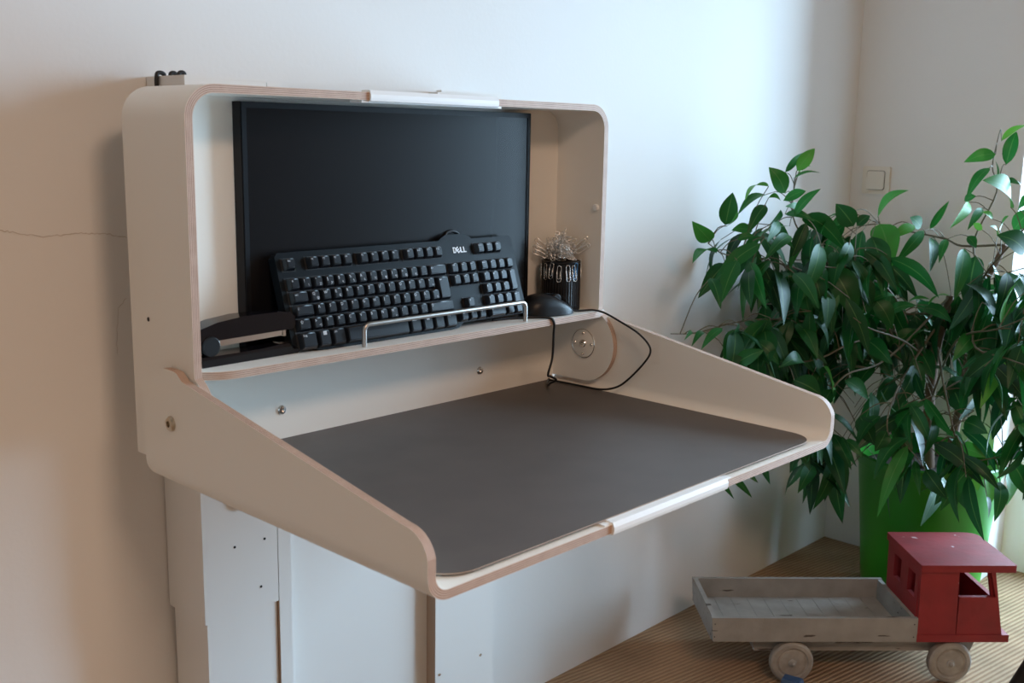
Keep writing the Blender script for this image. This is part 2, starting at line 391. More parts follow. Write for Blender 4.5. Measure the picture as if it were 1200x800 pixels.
# metal retaining rail on the shelf
rx0, rx1, ry, rh, rc = .289, .645, -.272, .034, .010
rp = [(rx0, ry, ZS)]+[(rx0, ry, ZS+rh-rc)]+[(rx0+rc-rc*math.cos(math.radians(a)), ry, ZS+rh-rc+rc*math.sin(math.radians(a))) for a in range(15, 91, 15)]
rp += [(rx1-rc+rc*math.sin(math.radians(a)), ry, ZS+rh-rc+rc*math.cos(math.radians(a))) for a in range(0, 91, 15)]+[(rx1, ry, ZS)]
tag(tube('retaining_rail', rp, .0037, STEEL, desk, k=0, sides=14), 'bent brushed steel rail along the shelf front')
# tray
G = .0134; ZTB = .7683; YTF, YTB = -.7514, -.147; rb = .03
def h(y):
    if y < -.715: return .8095+math.sqrt(max(0, .0375**2-(y+.715)**2))
    line = .9245+(y+.275)*(.9245-.847)/(.275-.715)*-1 if False else .847+(y+.715)*(.9235-.847)/(.715-.278)
    c = PR+.001; d = y-(-.236)
    top = .8645+math.sqrt(max(0, c*c-d*d)) if abs(d) < c else .8645
    if y > -.262: return min(top, .936)
    return line if y < -.30 else min(line*1, .9365)
ys = [YTF, -.7512, -.750, -.748, -.745, -.741, -.736, -.73, -.722, -.714]+[-.70+.02*k for k in range(0, 20)]+[-.30, -.285, -.27, -.258, -.25, -.236, -.222, -.21, -.2, -.19, -.182, -.175, -.17, -.167, -.1645]
ys = sorted(set(ys))
def tpath(y):
    H = max(h(y), ZTB+rb+.004); p = []
    for k in range(7): p.append((-G, H+(ZTB+rb-H)*k/6, -1, 0))
    p += [(-G+rb+rb*math.cos(math.radians(a)), ZTB+rb+rb*math.sin(math.radians(a)), math.cos(math.radians(a)), math.sin(math.radians(a))) for a in range(189, 271, 9)]
    for k in range(1, 8): p.append((-G+rb+(W+2*G-2*rb)*k/8, ZTB, 0, -1))
    p += [(W+G-rb+rb*math.cos(math.radians(a)), ZTB+rb+rb*math.sin(math.radians(a)), math.cos(math.radians(a)), math.sin(math.radians(a))) for a in range(270, 352, 9)]
    for k in range(7): p.append((W+G, ZTB+rb+(H-ZTB-rb)*k/6, 1, 0))
    return p
rows = [tpath(y) for y in ys]; n_i = len(rows[0])
outer = [[(rows[j][i][0], ys[j], rows[j][i][1]) for j in range(len(ys))] for i in range(n_i)]
inner = [[(rows[j][i][0]-rows[j][i][2]*T, ys[j], rows[j][i][1]-rows[j][i][3]*T) for j in range(len(ys))] for i in range(n_i)]
tray = sheet('folding_tray', outer, inner, desk, [LAM, PLY])
# grips
def grip(x0, x1, yfr, zb, zt, parent, down):
    bm = bmesh.new()
    s = -1
    pts = [(yfr-.0025, zb-.001), (yfr-.0035, zb+.003), (yfr-.0035, zt-.003), (yfr-.001, zt+.003), (yfr+.018, zt+.0032), (yfr+.018, zt), (yfr, zt), (yfr, zb), (yfr+.018, zb), (yfr+.018, zb-.0022), (yfr, zb-.0024)]
    a_prism(bm, pts, x0, x1, 'x')
    if down: a_box(bm, x0-.012, x1+.012, yfr+.003, yfr+.030, zb-.0035, zb-.0001)
    else: a_box(bm, x0-.013, x1+.013, yfr+.0012, yfr+.014, zt+.0001, zt+.0018)
    return finish(bm, 'edge_grip', WCLIP, parent, bevel=.0006)
tag(grip(.2962, .561, YF, ZT-T, ZT, shell, True), 'white plastic grip clipped over the board edge')
tag(grip(.2918, .5498, YTF, ZTB, ZTB+T, tray, False), 'white plastic grip clipped over the board edge')
def screw(name, p, d, r, parent, mat=CHROME, slot=True):
    M = axis_m(p, d)
    bm = bmesh.new(); a_lathe(bm, [(0, -.002), (r, -.002), (r, r*.18), (r*.82, r*.42), (r*.42, r*.48), (r*.40, r*.1), (0, r*.1)], M, 20)
    return finish(bm, name, mat, parent, sharp=35)
screw('screw', (.2094, YP, .8297), (0, -1, 0), .0075, desk); screw('screw', (.6374, YP, .8292), (0, -1, 0), .0075, desk)
tag(screw('pivot_bolt', (-G, -.2388, .8625), (-1, 0, 0), .0105, tray, pmat('bolt_nickel', (.55, .48, .38), .3, metal=1)), 'nickel pivot bolt')
hd = lathe('pivot_plate', [(0, -.001), (.0275, -.001), (.0275, .0012), (.0262, .0018), (0, .0018)], LAM, shell, axis_m((xi1, PY, PZ), (-1, 0, 0)), 40)
bm = bmesh.new(); a_lathe(bm, [(.0262, .0005), (.0278, .0006), (.0280, .0016), (.0270, .0022), (.0262, .0019)], axis_m((xi1, PY, PZ), (-1, 0, 0)), 40)
finish(bm, 'ring', CHROME, hd)
screw('screw', (xi1-.002, PY, PZ), (-1, 0, 0), .0075, hd)
for a in (0, 90, 180, 270): screw('screw', (xi1-.002, PY+.020*math.cos(math.radians(a)), PZ+.020*math.sin(math.radians(a))), (-1, 0, 0), .003, hd)
lathe('stop_knob', [(0, 0), (.006, 0), (.0065, .003), (.005, .005), (0, .0056)], WCLIP, shell, axis_m((xi1, -.2659, 1.1234), (-1, 0, 0)), 20)
lathe('drill_hole', [(0, -.001), (.0032, -.001), (.0032, .0004), (0, .0004)], HOLE, shell, axis_m((0, -.1633, .9931), (-1, 0, 0)), 14)
# lift column
lift = empty('lift_column', (0, 0, 0)); lift.parent = desk
YC = -.1121
c1 = box('upper_sleeve', .098, .2331, YC, -.003, .4915, 1.3225, COLW, lift, bevel=.0012)
box('lower_tube', .1035, .2320, YC+.004, -.009, 0, .4915, COLW, lift, bevel=.001)
bm = bmesh.new(); a_box(bm, .2331, .2348, YC+.0015, -.02, .0, .489)
tag(finish(bm, 'side_strip', BROWN, lift), 'narrow brown strip beside the lower tube')  # thin brown strip between lower tube and cover strip
box('cover_strip', .2348, .2584, YC, -.02, 0, 1.3222, COLW, lift, bevel=.0008)
box('centre_panel', .2586, .5824, -.088, -.02, 0, 1.3225, COLW, lift, bevel=0)
c2 = box('side_housing', .5826, .7405, YC, -.003, 0, 1.3225, COLW, lift, bevel=.0012)
box('shade_strip', .5815, .5829, YC+.0008, -.0885, 0, 1.28, BROWN, lift, bevel=0)  # brown colour stands in for the housing's shaded, warm-lit side face
box('top_cap', .0975, .232, YC-.0008, -.003, 1.3225, 1.3262, COLW, lift, bevel=.0008)
box('top_cap', .5905, .741, YC-.0008, YC+.012, 1.3225, 1.3262, COLW, lift, bevel=.0008)
box('top_cap', .2335, .589, -.088, -.003, 1.3225, 1.3240, COLW, lift, bevel=.0005)
for x, z in ((.154, .6057), (.2091, .6051), (.2002, .5258)):
    lathe('screw_hole', [(0, 0), (.0022, 0), (.0022, .0006), (0, .0006)], HOLE, c1, axis_m((x, YC, z), (0, -1, 0)), 12)
for x, z in ((.5936, .2256), (.7049, .2268)):
    screw('screw', (x, YC, z), (0, -1, 0), .0032, c2)
tag(lathe('bolt_cover', [(0, 0), (.019, 0), (.019, .006), (.016, .008), (0, .008)], COLW, c1, axis_m((.167, YC, .684), (0, -1, 0)), 28), 'round cover cap under the tray')
# mat
dm = empty('desk_mat', (.42, -.46, .7795), label='dark grey brown linoleum desk mat lying on the lowered desk tray', cat='desk mat')
def sub(o, par):   # parent while keeping world coordinates
    o.parent = par; o.matrix_parent_inverse = Matrix.Translation(-V(par.location)); return o
mp = rrect(.0185, .8315, -.7405, -.1685, .04, n=8, rs=(.002, .002, .05, .045))
o = board('mat_sheet', mp, .7822, .7840, None, [MAT, MATEDGE]); sub(o, dm)
mp2 = rrect(.024, .826, -.735, -.170, .04, n=8, rs=(.002, .002, .046, .041))
o = board('gap_layer', mp2, .7796, .7822, None, [GAPSHADE, GAPSHADE]); sub(o, dm)  # dark layer painted as the shaded gap below the mat edge

# ------------------------------------------------------------------ monitor
mon = empty('computer_monitor', (.437, -.18, ZS), label='large black flat screen monitor standing in the desk cabinet', cat='monitor')
mx0, mx1, mz0, mz1, my0, my1 = .1375, .7372, .937, 1.2905, -.190, -.1695
bm = bmesh.new(); a_box(bm, mx0, mx1, my0, my1, mz0, mz1)
o = finish(bm, 'housing', BEZ, None, bevel=.0015, sharp=40); sub(o, mon)
bz = .0085
bm = bmesh.new()
for x0, x1, z0, z1 in [(mx0+.001, mx0+bz, mz0+.001, mz1-.001), (mx1-bz, mx1-.001, mz0+.001, mz1-.001), (mx0+bz, mx1-bz, mz1-bz, mz1-.001), (mx0+bz, mx1-bz, mz0+.001, mz0+.018)]:
    a_box(bm, x0, x1, my0-.0018, my0, z0, z1)
o = finish(bm, 'bezel', BEZ, None); sub(o, mon)
o = box('screen', mx0+bz, mx1-bz, my0-.0006, my0+.0002, mz0+.018, mz1-bz, SCR, None, bevel=0); sub(o, mon)
for x in (.25, .62):
    o = box('foot', x-.02, x+.02, my0+.001, my1-.001, ZS, mz0, BEZ, None, bevel=.001); sub(o, mon)

# ------------------------------------------------------------------ keyboard
KW, KH = .497, .150
kroot = empty('computer_keyboard', (.1765, -.252, ZS+.0005), label='black full-size keyboard with white legends leaning against the monitor', cat='keyboard')
tilt = math.atan2(.046, .139)
# local frame: x right, z up along the face, -y out of the face
kroot.rotation_euler = (-tilt, 0, 0)
def kout(x):
    pass
outl = [(0, .016), (.006, .010), (.030, .008), (.044, .0015), (.060, .0), (.312, .0), (.330, .002), (.342, .009), (KW-.006, .010), (KW, .016), (KW, KH-.006), (KW-.006, KH), (.006, KH), (0, KH-.006)]
kb = prism('case', outl, 0, .017, 'y', KBODY, kroot, bevel=.002, seg=3)
U = (KW-.024-.014)/22.0
X0 = .010; XN = X0+15*U+.007; XP = XN+3*U+.007
RZ = [.0265, .0265+U, .0265+2*U, .0265+3*U, .0265+4*U]    # row centres from the bottom (ctrl row first)
UZ = U*.97
RZ = [.020+UZ*k for k in range(5)]; ZF = .020+UZ*5+.010
# sunken key wells
bm = bmesh.new()
for x0, x1, z0, z1 in [(X0-.002, X0+15*U+.001, .0075-.001, RZ[4]+U*.52), (XN-.002, XN+3*U+.001, RZ[3]-U*.5, RZ[4]+U*.52), (XN-.002, XN+3*U+.001, RZ[0]-U*.5, RZ[0]+U*.5), (XN+U-.002, XN+2*U+.002, RZ[0]+U*.5, RZ[1]+U*.5),
                       (XP-.002, XP+4*U+.001, .020-U*.5, RZ[4]+U*.52), (X0-.002, X0+U+.001, ZF-U*.5, ZF+U*.5), (X0+2*U-.002, X0+6*U+.001, ZF-U*.5, ZF+U*.5), (X0+6.5*U-.002, X0+10.5*U+.001, ZF-U*.5, ZF+U*.5), (X0+11*U-.002, X0+15*U+.001, ZF-U*.5, ZF+U*.5), (XP-.002, XP+3*U+.001, ZF-U*.5, ZF+U*.5)]:
    a_box(bm, x0, x1, -.0007, .0005, z0, z1)
tag(finish(bm, 'key_well', pmat('well_black', (.003, .003, .004), .7), kroot), 'sunken black key well')
def text_bm(bm, s, x, z, size, y, mi):
    cu = bpy.data.curves.new('t', 'FONT'); cu.body = s; cu.size = size; cu.resolution_u = 2
    ob = bpy.data.objects.new('t', cu); COL.objects.link(ob)
    dg = bpy.context.evaluated_depsgraph_get(); me = bpy.data.meshes.new_from_object(ob.evaluated_get(dg))
    old = set(bm.verts); bm.from_mesh(me)
    for v in [q for q in bm.verts if q not in old]:
        v.co = V((x+v.co.x, y, z+v.co.y))
    bpy.data.objects.remove(ob); bpy.data.curves.remove(cu); bpy.data.meshes.remove(me)
def keycap(name, x, z, wu, hu, legend='', small='', sz=.006):
    w, hh = wu*U-.0014, hu*UZ-.0014; D = .0095; tp = .0030
    bm = bmesh.new()
    b = [(x-w/2, z-hh/2), (x+w/2, z-hh/2), (x+w/2, z+hh/2), (x-w/2, z+hh/2)]
    t = [(x-w/2+tp, z-hh/2+tp*1.1), (x+w/2-tp, z-hh/2+tp*1.1), (x+w/2-tp, z+hh/2-tp*.7), (x-w/2+tp, z+hh/2-tp*.7)]
    B = [bm.verts.new((p[0], -.0012, p[1])) for p in b]; T2 = [bm.verts.new((p[0], -D, p[1])) for p in t]
    bm.faces.new(B[::-1]); bm.faces.new(T2)
    for i in range(4): bm.faces.new((B[i], B[(i+1) % 4], T2[(i+1) % 4], T2[i]))
    bmesh.ops.bevel(bm, geom=[e for e in bm.edges if not (e.verts[0] in B and e.verts[1] in B)], offset=.0011, segments=2, affect='EDGES')
    bmesh.ops.recalc_face_normals(bm, faces=bm.faces[:])
    oldf = set(bm.faces)
    if legend: text_bm(bm, legend, x-w/2+tp+.001, z+hh/2-tp*.7-.0015-sz*.72, sz, -D-.00012, 1)
    if small: text_bm(bm, small, x+.0005, z-hh/2+tp*1.1+.001, sz*.85, -D-.00012, 1)
    bm.normal_update()
    for f in [q for q in bm.faces if q not in oldf]:
        f.material_index = 1
        if f.normal.y > 0: f.normal_flip()
    me = bpy.data.meshes.new(name); bm.to_mesh(me); bm.free()
    me.shade_smooth(); me.set_sharp_from_angle(angle=math.radians(50))
    return link(name, me, [KEYM, LEG], kroot)
def row(keys, x0, z, hu=1):
    x = X0+x0*U
    for kd in keys:
        wu, lg = kd[0], kd[1]; nm = kd[2] if len(kd) > 2 else 'key'; sm = kd[3] if len(kd) > 3 else ''
        keycap(nm, x+wu*U/2, z, wu, hu, lg, sm, .0062 if len(lg) < 2 else .0044); x += wu*U
keycap('escape_key', X0+U/2, ZF, 1, 1, 'Esc', sz=.0038)
for g, s in ((0, 2), (4, 6.5), (8, 11)):
    for k in range(4): keycap('key', X0+(s+k+.5)*U, ZF, 1, 1, 'F%d' % (g+k+1), sz=.0042)
row([(1, '^')]+[(1, c, 'key', s) for c, s in zip('!"§$%&/()=?`', ['1', '2²', '3³', '4', '5', '6', '7{', '8[', '9]', '0}', 'ß\\', '´'])]+[(2, '←', 'backspace_key')], 0, RZ[4])
row([(1.5, '⇥', 'tab_key')]+[(1, c, 'key', s) for c, s in zip('QWERTZUIOPÜ*', ['@', '', '€', '', '', '', '', '', '', '', '', '+~'])], 0, RZ[3])
keycap('enter_key', X0+14.3*U, RZ[3]-.5*UZ, 1.35, 2, '↵')
row([(1.75, '⇩', 'caps_lock_key')]+[(1, c, 'key', s) for c, s in zip("ASDFGHJKLÖÄ'", ['']*11+['#'])], 0, RZ[2])
for o_ in (): pass
row([(1.25, '⇧', 'shift_key'), (1, '>', 'key', '<|')]+[(1, c, 'key', s) for c, s in zip('YXCVBNM;:_', ['', '', '', '', '', '', 'µ', ',', '.', '-'])]+[(2.75, '⇧', 'shift_key')], 0, RZ[1])
row([(1.5, 'Strg', 'control_key'), (1.2, '', 'system_key'), (1.3, 'Alt', 'alt_key'), (6, '', 'space_bar'), (1.25, 'AltGr', 'alt_key'), (1.2, '', 'system_key'), (1.2, '', 'menu_key'), (1.35, 'Strg', 'control_key')], 0, RZ[0]-.0035, 1.32)
for r_, ls in ((4, ('Einfg', 'Pos1', 'Bild')), (3, ('Entf', 'Ende', 'Bild'))):
    for k in range(3): keycap('navigation_key', XN+(k+.5)*U, RZ[r_], 1, 1, ls[k], sz=.0028)
keycap('arrow_key', XN+1.5*U, RZ[1], 1, 1, '↑')
for k, c in enumerate('←↓→'): keycap('arrow_key', XN+(k+.5)*U, RZ[0], 1, 1, c)
for k, c in enumerate(('Druck', 'Rollen', 'Pause')): keycap('navigation_key', XP+(k+.5)*U, ZF, 1, 1, c, sz=.0028)
for r_, ls in ((4, ('Num', '÷', '×', '-')), (3, '789'), (2, '456'), (1, '123')):
    for k, c in enumerate(ls): keycap('number_pad_key', XP+(k+.5)*U, RZ[r_], 1, 1, c, sz=.0034 if len(c) > 1 else .0052)
keycap('number_pad_key', XP+U, RZ[0], 2, 1, '0'); keycap('number_pad_key', XP+2.5*U, RZ[0], 1, 1, ',')
keycap('number_pad_key', XP+3.5*U, (RZ[3]+RZ[2])/2, 1, 2, '+'); keycap('number_pad_key', XP+3.5*U, (RZ[1]+RZ[0])/2, 1, 2, 'Enter', sz=.0028)
# windows-key style four-pane mark is drawn as four small tiles
sk = [o for o in kroot.children if o.name.startswith('system_key')]
for o in sk:
    xs = [v.co.x for v in o.data.vertices]; cx = (min(xs)+max(xs))/2; bm = bmesh.new()
    for i in (0, 1):
        for j in (0, 1): a_box(bm, cx-.003+i*.0031, cx-.0002+i*.0031, -.0098, -.0094, RZ[0]+.001+j*.0029, RZ[0]+.0036+j*.0029)
    finish(bm, 'flag_mark', LEG, o)
# logo: D E L L with the E tilted
bm = bmesh.new()
lx, lz, lh = XN+.022, ZF-.004, .0098
def glyph(polys, ox, rot=0):
    for pts in polys:
        P = []
        for a, b in pts:
            a -= .35; b -= .5
            c, s = math.cos(rot), math.sin(rot); a, b = a*c-b*s, a*s+b*c
            P.append((lx+ox+(a+.35)*lh, lz+(b+.5)*lh))
        a_prism(bm, P, -.0009, .0002, 'y')
S_ = .22
glyph([[(0, 0), (S_, 0), (S_, 1), (0, 1)], [(S_, .82), (.5, .82), (.5, 1), (S_, 1)], [(S_, 0), (.5, 0), (.5, .18), (S_, .18)], [(.5, 0), (.72, .2), (.72, .8), (.5, 1), (.5, .8), (.55, .72), (.55, .28), (.5, .2)]], 0)
glyph([[(0, 0), (S_, 0), (S_, 1), (0, 1)], [(S_, .82), (.7, .82), (.7, 1), (S_, 1)], [(S_, .41), (.65, .41), (.65, .59), (S_, .59)], [(S_, 0), (.7, 0), (.7, .18), (S_, .18)]], .0080, math.radians(35))
glyph([[(0, 0), (S_, 0), (S_, 1), (0, 1)], [(S_, 0), (.62, 0), (.62, .18), (S_, .18)]], .0168)
glyph([[(0, 0), (S_, 0), (S_, 1), (0, 1)], [(S_, 0), (.62, 0), (.62, .18), (S_, .18)]], .0238)
tag(finish(bm, 'logo', LOGO, kroot), 'silver maker logo lettering')
# rear hump with cable loop behind
prism('rear_hump', [(.322, KH-.004), (.408, KH-.004), (.398, KH+.005), (.385, KH+.010), (.345, KH+.010), (.332, KH+.004)], .003, .016, 'y', KBODY, kroot, bevel=.0015)
tube('cable', [(.350, .010, KH+.006), (.354, .008, KH+.0145), (.366, .007, KH+.0165), (.378, .008, KH+.0135), (.386, .010, KH+.006)], .0020, RUB, kroot, sides=8)
# cable over the shelf edge down to the tray corner
def wcable(name, pts, r, par):
    o = tube(name, pts, r, RUB, None, sides=8, k=8)
    o.parent = par; bpy.context.view_layer.update(); o.matrix_parent_inverse = par.matrix_world.inverted(); return o
wcable('cable', [(.600, -.236, ZS+.0025), (.640, -.246, ZS+.0025), (.672, -.262, ZS+.0025), (.692, -.286, ZS+.0022), (.700, -.2905, ZS-.006), (.706, -.285, .905), (.712, -.278, .86), (.705, -.275, .83), (.720, -.268, .8225), (.742, -.262, .812), (.750, -.240, .800), (.775, -.215, .7885), (.800, -.190, .7865), (.822, -.174, .7865)], .0022, kroot)

# ------------------------------------------------------------------ mouse
mr = empty('computer_mouse', (.7275, -.246, ZS), rz=math.radians(-14), label='black computer mouse behind the right end of the keyboard', cat='mouse')
def mouse_mesh():
    verts, faces = [], []; nu, nv = 22, 14
    for i in range(nu+1):
        t = i/nu; x = -.055+.11*t
        hw = .031*(max(0, 1-abs(2*t-1)**3.2))**.42*(1-.10*t); hh = max(.008, .0385*math.sin(PI*min(1, max(0, (t*.93+.03)**.68)))**.72)
        for j in range(nv+1):
            a = PI*j/nv; verts.append((x, -hw*math.cos(a), .001+hh*(math.sin(a)**.62) if math.sin(a) > 0 else .001))
    for i in range(nu):
        for j in range(nv):
            a = i*(nv+1)+j; faces.append((a, a+1, a+nv+2, a+nv+1))
    for i in range(nu):
        a = i*(nv+1); faces.append((a, a+nv+1, a+nv+1+nv, a+nv))
    me = bpy.data.meshes.new('shell'); me.from_pydata(verts, [], faces)
    bm = bmesh.new(); bm.from_mesh(me); bmesh.ops.remove_doubles(bm, verts=bm.verts[:], dist=1e-5); bmesh.ops.holes_fill(bm, edges=bm.edges[:], sides=60); bmesh.ops.recalc_face_normals(bm, faces=bm.faces[:]); bm.to_mesh(me); bm.free()
    me.shade_smooth(); me.set_sharp_from_angle(angle=math.radians(60)); return me
link('shell', mouse_mesh(), BLK, mr)
lathe('scroll_wheel', [(0, -.0035), (.008, -.0035), (.010, -.0015), (.010, .0015), (.008, .0035), (0, .0035)], RUB, mr, axis_m((.022, 0, .0265), (0, 1, 0)), 20)
tube('button_seam', [(.0, .001, .0388), (.03, .001, .0335), (.045, .001, .0235), (.053, .001, .012)], .0006, pmat('seam', (.002, .002, .002), .9), mr, sides=6)
o = tube('cable', [(.777, -.2585, ZS+.006), (.790, -.264, ZS+.0025), (.806, -.272, ZS+.0025), (.820, -.283, ZS+.0028), (.828, -.302, ZS-.001), (.832, -.335, .920), (.832, -.375, .905), (.830, -.402, .888), (.829, -.408, .872), (.829, -.392, .848), (.829, -.36, .815), (.827, -.335, .797), (.826, -.30, .7872), (.824, -.25, .7865), (.822, -.215, .7865), (.818, -.178, .7865)], .0019, RUB, None, sides=8, k=8)
o.parent = mr; bpy.context.view_layer.update(); o.matrix_parent_inverse = mr.matrix_world.inverted()

# ------------------------------------------------------------------ stapler
st = empty('stapler', (.03, -.232, ZS), rz=math.radians(2), label='glossy black stapler lying at the left end of the shelf', cat='stapler')
base = [(0, 0), (.158, 0), (.163, .003), (.164, .011), (.160, .0165), (.125, .0165), (.095, .0145), (.0, .0145)]
prism('base', base, -.017, .017, 'y', GLB, st, bevel=.003, seg=3)
arm = [(-.020, .026), (-.019, .042), (-.006, .052), (.025, .060), (.065, .0640), (.13, .0640), (.147, .0615), (.1545, .054), (.156, .041), (.151, .0368), (.02, .0350), (.0, .022)]
prism('arm', arm, -.016, .016, 'y', GLB, st, bevel=.005, seg=4)
mg = [(.018, .0255), (.135, .0280), (.1365, .0372), (.018, .0352)]
tag(prism('magazine', mg, -.0105, .0105, 'y', CHROME, st, bevel=.001), 'chrome staple magazine')
box('nose_plate', .1365, .1415, -.0115, .0115, .0268, .0395, CHROME, st, bevel=.001)
lathe('hinge', [(0, -.0195), (.0125, -.0195), (.014, -.0175), (.014, .0175), (.0125, .0195), (0, .0195)], BLK, st, axis_m((.014, 0, .028), (0, 1, 0)), 30)
tag(box('anvil', .132, .152, -.008, .008, .0163, .0177, CHROME, st, bevel=.0006), 'chrome anvil plate')

# ------------------------------------------------------------------ paper clip cup and clips
CX, CY, CRAD, CH = .8010, -.2165, .0365, .0905
cup = empty('paper_clip_holder', (CX, CY, ZS), label='black ribbed cylindrical paper clip holder on the right end of the shelf', cat='paper clip holder')
bm = bmesh.new(); nb = 44
ringp = []
for k in range(nb*2):
    a = PI*k/nb; r = CRAD-(.0009 if k % 2 else 0); ringp.append((r*math.cos(a), r*math.sin(a)))
a_prism(bm, ringp, 0, CH-.004, 'z')
finish(bm, 'ribbed_body', BLK, cup)
lathe('magnetic_top', [(0, CH-.004), (CRAD-.001, CH-.004), (CRAD, CH-.003), (CRAD, CH), (CRAD-.003, CH+.001), (CRAD-.006, CH-.003), (0, CH-.006)], BLK, cup, None, 40)
def clip_pts(L=.030, Wc=.0082):
    def arcp(cx, cz, r, a0, a1, n=6): return [(cx+r*math.cos(math.radians(a0+(a1-a0)*k/n)), 0, cz+r*math.sin(math.radians(a0+(a1-a0)*k/n))) for k in range(n+1)]
    r1, r2, r3 = Wc/2, Wc/2*.86, Wc/2*.62
    p = [(-r1, 0, L*.30)]+[(-r1, 0, L*.6)]+arcp(0, L-r1, r1, 180, 0)+arcp(r1-r2, r2, r2, 0, -180)+arcp(r1-2*r2+r3, L*.82-r3, r3, 180, 0)+[(r1-2*r2+2*r3, 0, L*.32)]
    return p
def clip_mesh(name, mat, r=.00065):
    bm = bmesh.new(); a_tube(bm, clip_pts(), r, 6)
    bmesh.ops.recalc_face_normals(bm, faces=bm.faces[:]); me = bpy.data.meshes.new(name); bm.to_mesh(me); bm.free(); me.materials.append(mat); me.shade_smooth(); return me
cm, cmb = clip_mesh('paper_clip', WIRE), clip_mesh('paper_clip_blue', WBLUE)
def clip(me, M, label, group):
    o = bpy.data.objects.new('paper_clip', me); COL.objects.link(o); o.matrix_world = M
    return tag(o, label, 'paper clip', group)
ncam = math.degrees(math.atan2(CAMLOC.y-CY, CAMLOC.x-CX))     # direction the camera sees the cup from
rim = [(-82, .5, 'leftmost silver paper clip hanging on the side of the black holder', 0), (-52, -3, 'silver paper clip on the black holder, second from the left', 0), (-27, 6, 'silver paper clip on the black holder, third from the left', 0),
       (-6, 0, 'silver paper clip at the middle of the black holder front', 0), (18, -6, 'silver paper clip on the black holder just right of its middle', 0), (36, -12, 'tilted silver paper clip on the black holder beside the blue one', 0), (47, 3, 'blue paper clip hanging on the side of the black holder', 1), (80, 0, 'rightmost silver paper clip hanging on the edge of the black holder', 0)]
for da, tl, lab, blue in rim:
    a = math.radians(ncam+da); r = CRAD+.0009
    M = Matrix.Translation((CX+r*math.cos(a), CY+r*math.sin(a), ZS+CH+.001-(.002+.005*random.random()))) @ Matrix.Rotation(a+PI/2, 4, 'Z') @ Matrix.Rotation(math.radians(tl), 4, 'Y') @ Matrix.Rotation(PI, 4, 'X')
    clip(cmb if blue else cm, M, lab, 'paper clips on the side of the holder')
random.seed(11)
for k in range(95):
    th = random.uniform(0, 2*PI); u = random.random(); rr = .025*math.sqrt(u); hz = random.random()**1.1*(.046*(1-(rr/.034)**2))
    c = V((CX-.003+rr*math.cos(th), CY+rr*math.sin(th), ZS+CH+.003+hz))
    q = V((random.gauss(0, 1), random.gauss(0, 1), random.gauss(0, .8)+.2)).normalized()
    M = Matrix.Translation(c) @ q.to_track_quat('Z', 'Y').to_matrix().to_4x4() @ Matrix.Rotation(random.uniform(0, 6), 4, 'Z') @ Matrix.Translation((0, 0, -.015))
    pts = [(M @ V((0, 0, 0))), (M @ V((0, 0, .030)))]
    dz = (ZS+CH+.0012)-min(p.z for p in pts)
    if dz > 0: M = Matrix.Translation((0, 0, dz)) @ M
    clip(cm, M, 'small silver paper clip in the tangled heap on top of the black holder', 'silver paper clips heaped on the holder')
for k, (dx, dy, dz_, rx_) in enumerate([(-.046, .0, .012, 60), (-.040, .004, .020, 50), (-.050, -.004, .006, 65), (.040, -.004, .016, -60), (.044, 0, .024, -50)]):
    M = Matrix.Translation((CX+dx*.74*.6, CY+dx*-.67*.6*-1*-1+dy, ZS+CH+dz_)) @ Matrix.Rotation(math.radians(-44), 4, 'Z') @ Matrix.Rotation(math.radians(-rx_), 4, 'Y')
    clip(cm, M, 'silver paper clip sticking out sideways from the heap on the holder', 'silver paper clips sticking out of the heap')

# ------------------------------------------------------------------ cables on top of the lift housing
for y0, lab, down in ((-.0405, 'black cable hooked over the left edge of the lift housing', True), (-.0706, 'middle one of three black cable ends above the lift housing', False), (-.0944, 'black cable end nearest the cabinet above the lift housing', False)):
    zt = 1.3262
    if down: pts = [(.0945, y0, 1.20), (.0942, y0, 1.29), (.0938, y0, 1.318), (.0950, y0, 1.3285), (.099, y0, 1.3312), (.105, y0, 1.3298), (.107, y0, 1.3262)]
    else: pts = [(.0995, y0, 1.3262), (.1005, y0, 1.3290), (.104, y0, 1.3302), (.1075, y0, 1.3290), (.1085, y0, 1.3262)]
    o = tube('cable', pts, .0032, RUB, None, sides=10, k=5); tag(o, lab, 'cable', 'black cables above the lift housing')

# ------------------------------------------------------------------ light switch
sw = empty('light_switch', (XC, -.082, 1.142), label='cream square light switch on the wall behind the plant', cat='light switch')
def sp(name, hw, hh, d0, d1, r, par, bev, tilt=0):
    bm = bmesh.new(); a_prism(bm, rrect(-hw, hw, -hh, hh, r, 5), -d1, -d0, 'x')
    if tilt:
        for v in bm.verts:
            if v.co.x < -.001: v.co.x += v.co.z*tilt
    return finish(bm, name, SWM, par, bevel=bev, sharp=40)
sp('frame', .0425, .0405, 0, .009, .006, sw, .002)
bm = bmesh.new(); a_prism(bm, rrect(-.0285, .0285, -.0285, .0285, .007, 5), -.0094, -.0085, 'x'); finish(bm, 'groove', pmat('switch_groove', (.16, .14, .11), .8), sw)
sp('rocker', .0265, .027, .009, .0135, .006, sw, .0015, .05)

